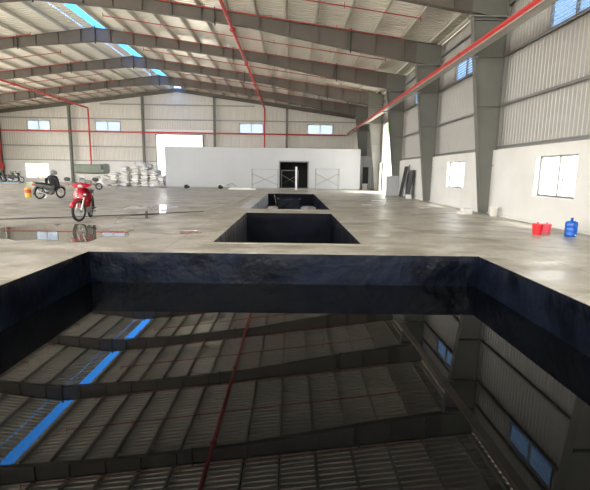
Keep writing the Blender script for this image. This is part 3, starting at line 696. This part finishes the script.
# ------------------------------------------------------------------ motorbikes
def sec(x, y, z0, z1, n=12, pw=.6):
    zc = (z0+z1)/2; hz = (z1-z0)/2
    return [(x, y*math.copysign(abs(cos(2*pi*k/n))**pw, cos(2*pi*k/n)), zc+hz*math.copysign(abs(sin(2*pi*k/n))**pw, sin(2*pi*k/n))) for k in range(n)]
def motorbike(loc, rz, body, label, lean=.0, steer=0, mirrors=True, sc=1):
    t = thing('motorbike', label, 'motorbike', loc, rz); t.rotation_euler = (lean, 0, rz)
    def wheel(x, spoke=True):
        bm = NB(); torus(bm, .262, .038, 32, 8, (x, 0, .30)); wl = obj('tyre', bm, 'rubber', t, True)
        bm = NB(); torus(bm, .228, .014, 28, 6, (x, 0, .30)); tube(bm, [(x, -.05, .30), (x, .05, .30)], .045, 10)
        for k in range(14):
            a = 2*pi*k/14; tube(bm, [(x+.04*cos(a+.3), .03*(-1)**k, .30+.04*sin(a+.3)), (x+.225*cos(a), 0, .30+.225*sin(a))], .004, 4)
        obj('rim', bm, 'rimgrey', wl)
    wheel(.62); wheel(-.62)
    # fork
    bm = NB()
    for s in (-1, 1): tube(bm, [(.62, .075*s, .30), (.47, .075*s, .66)], .022, 8); tube(bm, [(.60, .06*s, .33), (.62, .075*s, .30)], .03, 8)
    obj('front_fork', bm, 'chrome', t)
    bm = NB(); secs = []
    for i in range(9):
        a = R(20+i*16); c_, s_ = cos(a), sin(a); r0 = .325
        secs.append([(.62+(r0+dr)*c_, y, .30+(r0+dr)*s_) for y, dr in ((-.065, -.04), (-.055, .015), (0, .03), (.055, .015), (.065, -.04), (0, .015))])
    loft(bm, secs); obj('front_fender', bm, body, t, True)
    # leg shield / front cowl
    bm = NB(); loft(bm, [[(.30, -.02, .34), (.36, 0, .34), (.30, .02, .34), (.24, 0, .34)], [(.28, -.19, .40), (.44, 0, .42), (.28, .19, .40), (.27, 0, .42)], [(.29, -.235, .58), (.50, 0, .56), (.29, .235, .58), (.28, 0, .58)],
                       [(.30, -.22, .76), (.50, 0, .74), (.30, .22, .76), (.29, 0, .74)], [(.27, -.16, .90), (.43, 0, .90), (.27, .16, .90), (.25, 0, .86)], [(.28, -.06, .92), (.36, 0, .93), (.28, .06, .92), (.26, 0, .92)]])
    obj('front_cowl', bm, body, t, True)
    # handlebar cover and bar
    bm = NB(); loft(bm, [[(.26, -.27, .985), (.31, -.27, .97), (.29, -.27, 1.005), (.25, -.27, 1.0)], [(.22, -.12, .92), (.42, -.12, .92), (.37, -.12, 1.04), (.24, -.12, 1.04)], [(.20, 0, .89), (.46, 0, .89), (.40, 0, 1.07), (.22, 0, 1.06)],
                       [(.22, .12, .92), (.42, .12, .92), (.37, .12, 1.04), (.24, .12, 1.04)], [(.26, .27, .985), (.31, .27, .97), (.29, .27, 1.005), (.25, .27, 1.0)]]); hb = obj('handlebar_cover', bm, body, t, False)
    bm = NB(); lathe(bm, [(.01, -.02), (.04, -.015), (.058, 0), (.055, .02)], 14)
    bmesh.ops.rotate(bm, verts=bm.verts, cent=(0, 0, 0), matrix=Matrix.Rotation(R(-80), 3, 'Y')); bmesh.ops.scale(bm, verts=bm.verts, vec=(1, 1.2, .8)); bmesh.ops.translate(bm, verts=bm.verts, vec=(.445, 0, .965)); obj('headlight', bm, 'lens', hb, True)
    bm = NB()
    for s in (-1, 1): bx(bm, .42, .462, min(.08*s, .14*s), max(.08*s, .14*s), .72, .76)
    obj('indicator', bm, 'lens', t)
    for s in (-1, 1):
        bm = NB(); tube(bm, [(.28, .25*s, .985), (.22, .36*s, .985)], .017, 8); g = obj('hand_grip', bm, 'black', t)
        bm = NB(); tube(bm, [(.31, .24*s, .975), (.33, .36*s, .97)], .006, 6); obj('brake_lever', bm, 'chrome', g)
        if mirrors:
            bm = NB(); tube(bm, [(.29, .22*s, .99), (.29, .27*s, 1.08), (.28, .32*s, 1.12)], .006, 6)
            lathe(bm, [(.02, -.015), (.055, -.01), (.06, .005), (.05, .012)], 12, (0, 0, 0)) if False else None
            secs = [[(.28+dx,   .36*s+.09*rr*cos(2*pi*k/10), 1.15+.058*rr*sin(2*pi*k/10)) for k in range(10)] for dx, rr in ((.03, .4), (.018, .9), (-.006, 1), (-.012, .95))]
            loft(bm, secs); obj('mirror', bm, 'black', t)
    # under-frame, engine
    bm = NB(); tube(bm, [(.40, 0, .84), (.26, 0, .55), (.10, 0, .42), (-.2, 0, .46), (-.45, 0, .68)], .035, 8); tube(bm, [(-.62, .09, .30), (-.1, .09, .33)], .025, 6); tube(bm, [(-.62, -.09, .30), (-.1, -.09, .33)], .025, 6)
    for s in (-1, 1): tube(bm, [(-.58, .12*s, .34), (-.48, .12*s, .66)], .022, 6)
    obj('frame', bm, 'black', t)
    bm = NB(); loft(bm, [sec(-.24, .09, .22, .44), sec(-.15, .13, .2, .47), sec(.02, .13, .2, .46), sec(.14, .08, .25, .44), sec(.25, .06, .30, .43)]); obj('engine', bm, 'grey', t, True)
    bm = NB(); tube(bm, [(.2, -.05, .28), (.0, -.10, .2), (-.3, -.13, .24), (-.42, -.13, .27)], .018, 8); tube(bm, [(-.40, -.14, .27), (-.48, -.145, .29), (-.85, -.155, .37)], [.03, .045, .042], 10); obj('exhaust', bm, 'chrome', t)
    # inner tunnel + side panels
    bm = NB(); loft(bm, [sec(.30, .09, .50, .82), sec(.16, .10, .44, .66), sec(-.02, .11, .44, .64), sec(-.2, .12, .46, .72), sec(-.5, .13, .52, .76), sec(-.8, .08, .62, .78), sec(-.93, .04, .70, .80)]); obj('side_panel', bm, body, t, True)
    bm = NB(); loft(bm, [sec(.02, .07, .64, .70), sec(-.05, .11, .66, .76), sec(-.3, .13, .68, .785), sec(-.55, .13, .72, .82), sec(-.80, .10, .74, .835), sec(-.86, .06, .76, .82)]); obj('seat', bm, 'black', t, True)
    bm = NB(); tube(bm, [(-.62, .12, .78), (-.9, .11, .84), (-.97, 0, .85), (-.9, -.11, .84), (-.62, -.12, .78)], .014, 8); obj('grab_rail', bm, 'grey', t)
    bm = NB(); bx(bm, -.97, -.90, -.06, .06, .67, .76); obj('tail_light', bm, 'redlab', t)
    bm = NB(); secs = []
    for i in range(8):
        a = R(95+i*14); c_, s_ = cos(a), sin(a)
        secs.append([(-.62+(.33+dr)*c_, y, .30+(.33+dr)*s_) for y, dr in ((-.07, -.02), (-.06, .02), (.06, .02), (.07, -.02))])
    loft(bm, secs); obj('rear_fender', bm, 'black', t)
    bm = NB()
    for s in (-1, 1): tube(bm, [(.02, .08*s, .24), (.02, .28*s, .25)], .014, 8); tube(bm, [(-.3, .10*s, .30), (-.3, .24*s, .33)], .012, 8)
    obj('foot_peg', bm, 'black', t)
    bm = NB(); tube(bm, [(-.05, .09, .24), (-.14, .24, .02)], .012, 6); obj('kickstand', bm, 'chrome', t)
    if steer:
        T = Matrix.Translation((.52, 0, 0)) @ Matrix.Rotation(steer, 4, 'Z') @ Matrix.Translation((-.52, 0, 0))
        for c in t.children:
            if c.name.split('.')[0] in ('front_fork', 'front_fender') or (c.name.split('.')[0] == 'tyre' and max(v.co.x for v in c.data.vertices) > .5): c.matrix_local = T
    t.scale = (sc, sc, sc)
    return t
motorbike((-6.06, 13.05, 0), R(-77), 'redb', 'red underbone motorbike parked at the edge of the puddle', steer=R(-22), sc=1.03)
motorbike((-12.1, 22.4, 0), R(70), 'greyb', 'grey motorbike parked with a jacket and helmet on its handlebars', mirrors=False, sc=1.0)
for (x, y, a, c, lab) in ((-31.9, 48.9, -12, 'black', 'black motorbike at the left end of the far parked row'), (-31.0, 49.4, 8, 'green', 'greenish motorbike in the middle of the far parked row'), (-29.9, 48.7, -5, 'black', 'black motorbike at the right end of the far parked row')):
    motorbike((x, y, 0), R(a), c, lab)
# helmet and jacket on the grey bike's handlebars
def local(x, y, z, o=(-12.1, 22.4), a=R(70)): return (o[0]+x*cos(a)-y*sin(a), o[1]+x*sin(a)+y*cos(a), z)
secs = []
for z, rx, ry, dx in ((.40, .05, .17, .10), (.55, .08, .22, .11), (.75, .10, .25, .08), (.92, .15, .28, .04), (1.06, .17, .30, .02), (1.13, .13, .26, .01), (1.17, .05, .14, .01)):
    secs.append([(dx+.16+rx*cos(2*pi*k/18)*(1+.25*noise.noise(Vector((k*.9, z*5, 1)))), ry*sin(2*pi*k/18)*(1+.15*noise.noise(Vector((k*.7, z*4, 5)))), z) for k in range(18)])
t = thing('jacket', 'black jacket draped over the grey motorbike handlebars', 'jacket', (-12.1, 22.4, 0), R(70))
bm = NB(); loft(bm, secs); obj('body', bm, 'cloth', t, True)
for s in (-1, 1):
    bm = NB(); tube(bm, [(.16, .22*s, 1.02), (.12, .36*s, .95), (.16, .40*s, .72), (.2, .38*s, .50)], [.08, .075, .06, .05], 10); obj('sleeve', bm, 'cloth', t, True)
t = thing('helmet', 'grey helmet resting on top of the black jacket', 'helmet', local(.26, 0, 1.27), R(70))
bm = NB(); bmesh.ops.create_uvsphere(bm, u_segments=20, v_segments=12, radius=.15); 
for v in bm.verts:
    v.co.x *= 1.12
    if v.co.z < -.085: v.co.z = -.085
obj('shell', bm, 'helmet', t, True)
bm = NB(); torus(bm, .168, .012, 14, 6, (0, 0, 0), R(-25), R(35)); 
bmesh.ops.scale(bm, verts=bm.verts, vec=(1, 7, 1)); obj('visor', bm, 'black', t, True)

# yellow can, buckets, bottle ------------------------------------------------
t = thing('paint_can', 'yellow and red tin on the floor left of the grey motorbike', 'can', (-13.75, 23.3, 0))
bm = NB(); lathe(bm, [(.16, 0), (.165, .02), (.155, .04), (.155, .46), (.165, .48), (.15, .49)], 20); obj('tin', bm, 'yellow', t)
bm = NB(); lathe(bm, [(.158, .22), (.158, .40)], 20); obj('label_band', bm, 'redlab', t)
bm = NB(); torus(bm, .13, .006, 14, 5, (0, 0, .47), .1, pi-.1); obj('bail_handle', bm, 'grey', t)
def bucket(loc, r, h, m, lab, lid=True, sc=1):
    t = thing('bucket', lab, 'bucket', loc)
    bm = NB(); lathe(bm, [(r*.80, 0), (r*.84, .01), (r, h*.94), (r*1.06, h*.94), (r*1.06, h), (r*.97, h), (r*.8, .03), (.01, .03)], 24); obj('tub', bm, m, t, False)
    bm = NB(); torus(bm, r*1.03, .006, 18, 5, (0, 0, h*.94), pi+.1 if not lid else 0.05, 2*pi-.1 if not lid else pi-.05); obj('bail_handle', bm, 'white', t) if not lid else bm.free()
    if lid:
        bm = NB(); lathe(bm, [(r*1.08, h), (r*1.08, h+.015), (r*.9, h+.03), (r*.2, h+.035)], 24); ld = obj('lid', bm, m, t)
        bm = NB(); lathe(bm, [(.02, h+.03), (.03, h+.06), (.01, h+.065)], 12); obj('lid_knob', bm, 'pink', ld)
bucket((6.28, 11.05, 0), .125, .25, 'redp', 'red lidded plastic bucket nearest the camera by the right wall')
bucket((6.66, 11.3, 0), .11, .22, 'pink', 'pinkish red tub behind the red bucket', True)
t = thing('water_bottle', 'blue refillable water jug on the floor right of the red bucket', 'water bottle', (6.95, 10.75, 0))
bm = NB(); lathe(bm, [(.12, 0), (.138, .015), (.14, .08), (.132, .10), (.14, .12), (.14, .20), (.132, .22), (.14, .24), (.14, .32), (.125, .36), (.06, .39), (.03, .395), (.028, .44)], 28); obj('jug', bm, 'bluep', t, True)
bm = NB(); lathe(bm, [(.034, .425), (.034, .455), (.03, .46)], 16); obj('cap', bm, 'bluep', t)
bm = NB(); tube(bm, [(-.02, -.135, .34), (-.02, -.165, .30), (-.02, -.165, .22), (-.02, -.138, .18)], .012, 8); obj('handle', bm, 'bluep', t)
bm = NB(); tube(bm, [(.02, -.14, .05), (.02, -.18, .05), (.02, -.185, .03)], .014, 8); obj('tap', bm, 'white', t)
bucket((7.38, 15.9, 0), .15, .33, 'whitep', 'pale dirty bucket at the foot of the nearest visible wall column', False)
bm = NB(); bx(bm, -.35, .12, -.16, .16, 0, .12); bx(bm, -.2, .15, -.12, .14, .12, .2); o = obj('cement_bag', bm, 'sack'); o.location = (6.75, 16.75, 0); o.rotation_euler = (0, 0, .2); tag(o, 'flat pale bag left of the nearest visible wall column foot', 'bag')

# leaning boards near the doorway -----------------------------------------------
def board(x, y, w, h, th, lean, m, lab, rz=0):
    bm = NB(); bx(bm, -w/2, w/2, -th/2, th/2, 0, h); o = obj('leaning_board', bm, m); o.location = (x, y, .015); o.rotation_euler = (-lean, 0, rz); tag(o, lab, 'board', 'boards leaning by the side doorway')
board(6.95, 30.3, .85, 1.35, .08, .14, 'panel', 'whitish board leaning on the column beside the bright side doorway')
board(7.35, 29.0, .95, 2.2, .04, -.14, 'dark', 'tall black board leaning on the right wall, left one', R(-90)) if False else None
def wallboard(y, w, h, lab, m, lean=.16, x=7.25):
    bm = NB(); bx(bm, -.02, .02, -w/2, w/2, 0, h); o = obj('leaning_board', bm, m); o.location = (x, y, .01); o.rotation_euler = (0, lean, 0); tag(o, lab, 'board', 'boards leaning by the side doorway')
wallboard(29.1, 1.0, 2.0, 'tall black board leaning on the right wall, farther one', 'dark')
wallboard(27.6, .9, 1.75, 'black board leaning on the right wall, nearer one', 'black')
wallboard(28.35, .12, 2.1, 'narrow pale plank leaning between the black boards', 'scaf', .18, 7.15)
bm = NB(); bx(bm, -.15, .15, -.12, .12, 0, .25); o = obj('white_sack_scrap', bm, 'white'); o.name = 'white_parcel'; o.location = (7.2, 27.0, 0); tag(o, 'small white parcel at the foot of the black boards', 'parcel')

# blue tarp with far motorbikes
bm = NB(); bx(bm, -34.0, -28.6, 46.9, 47.9, 0, .03); tag(obj('blue_tarp', bm, 'tarp'), 'strip of light blue tarp on the floor before the far motorbikes', 'tarp')

# things outside ---------------------------------------------------------------
def tree(x, y, h, r, m, lab, seed):
    random.seed(seed); t = thing('outdoor_tree', lab, 'tree', (x, y, -.12))
    bm = NB(); tube(bm, [(0, 0, 0), (.05, 0, h*.35), (0, .1, h*.7)], [.16, .12, .06], 8); obj('trunk', bm, 'bark', t)
    bm = NB()
    for i in range(1400):
        d = Vector((random.gauss(0, 1), random.gauss(0, 1), random.gauss(0, 1))).normalized()*r*(random.random()**.4)*(1+.3*noise.noise(Vector((i*.01, seed, 0))))
        c = Vector((0, 0, h-r*.8))+Vector((d.x, d.y, d.z*1.0)); a = Vector((random.gauss(0, 1), random.gauss(0, 1), random.gauss(0, 1))).normalized(); b = a.orthogonal().normalized(); s = random.uniform(.1, .22)
        v = [bm.verts.new(c+a*s), bm.verts.new(c+b*s*.5), bm.verts.new(c-a*s), bm.verts.new(c-b*s*.5)]; bm.faces.new(v)
    o = obj('foliage', bm, m, t); o['kind'] = 'stuff'
tree(-32.2, 58, 3.6, 1.9, 'leafy', 'yellow-green tree outside the low far-left window', 3)
tree(12.5, 52.5, 8.6, 1.7, 'leaf', 'green tree outside seen at the top of the side doorway', 5)
t = thing('outdoor_barrier', 'small orange and white barrier outside the side doorway', 'barrier', (9.3, 40.2, -.12), .4)
bm = NB(); bx(bm, -.35, .35, -.03, .03, 1.0, 1.45); bx(bm, -.35, .35, -.03, .03, .6, .8); obj('board', bm, 'orange', t)
bm = NB(); bx(bm, -.3, -.25, -.25, .25, 0, .04); bx(bm, .25, .3, -.25, .25, 0, .04); bx(bm, -.3, -.25, -.025, .025, 0, 1.5); bx(bm, .25, .3, -.025, .025, 0, 1.5); obj('legs', bm, 'white', t).name = 'stand'
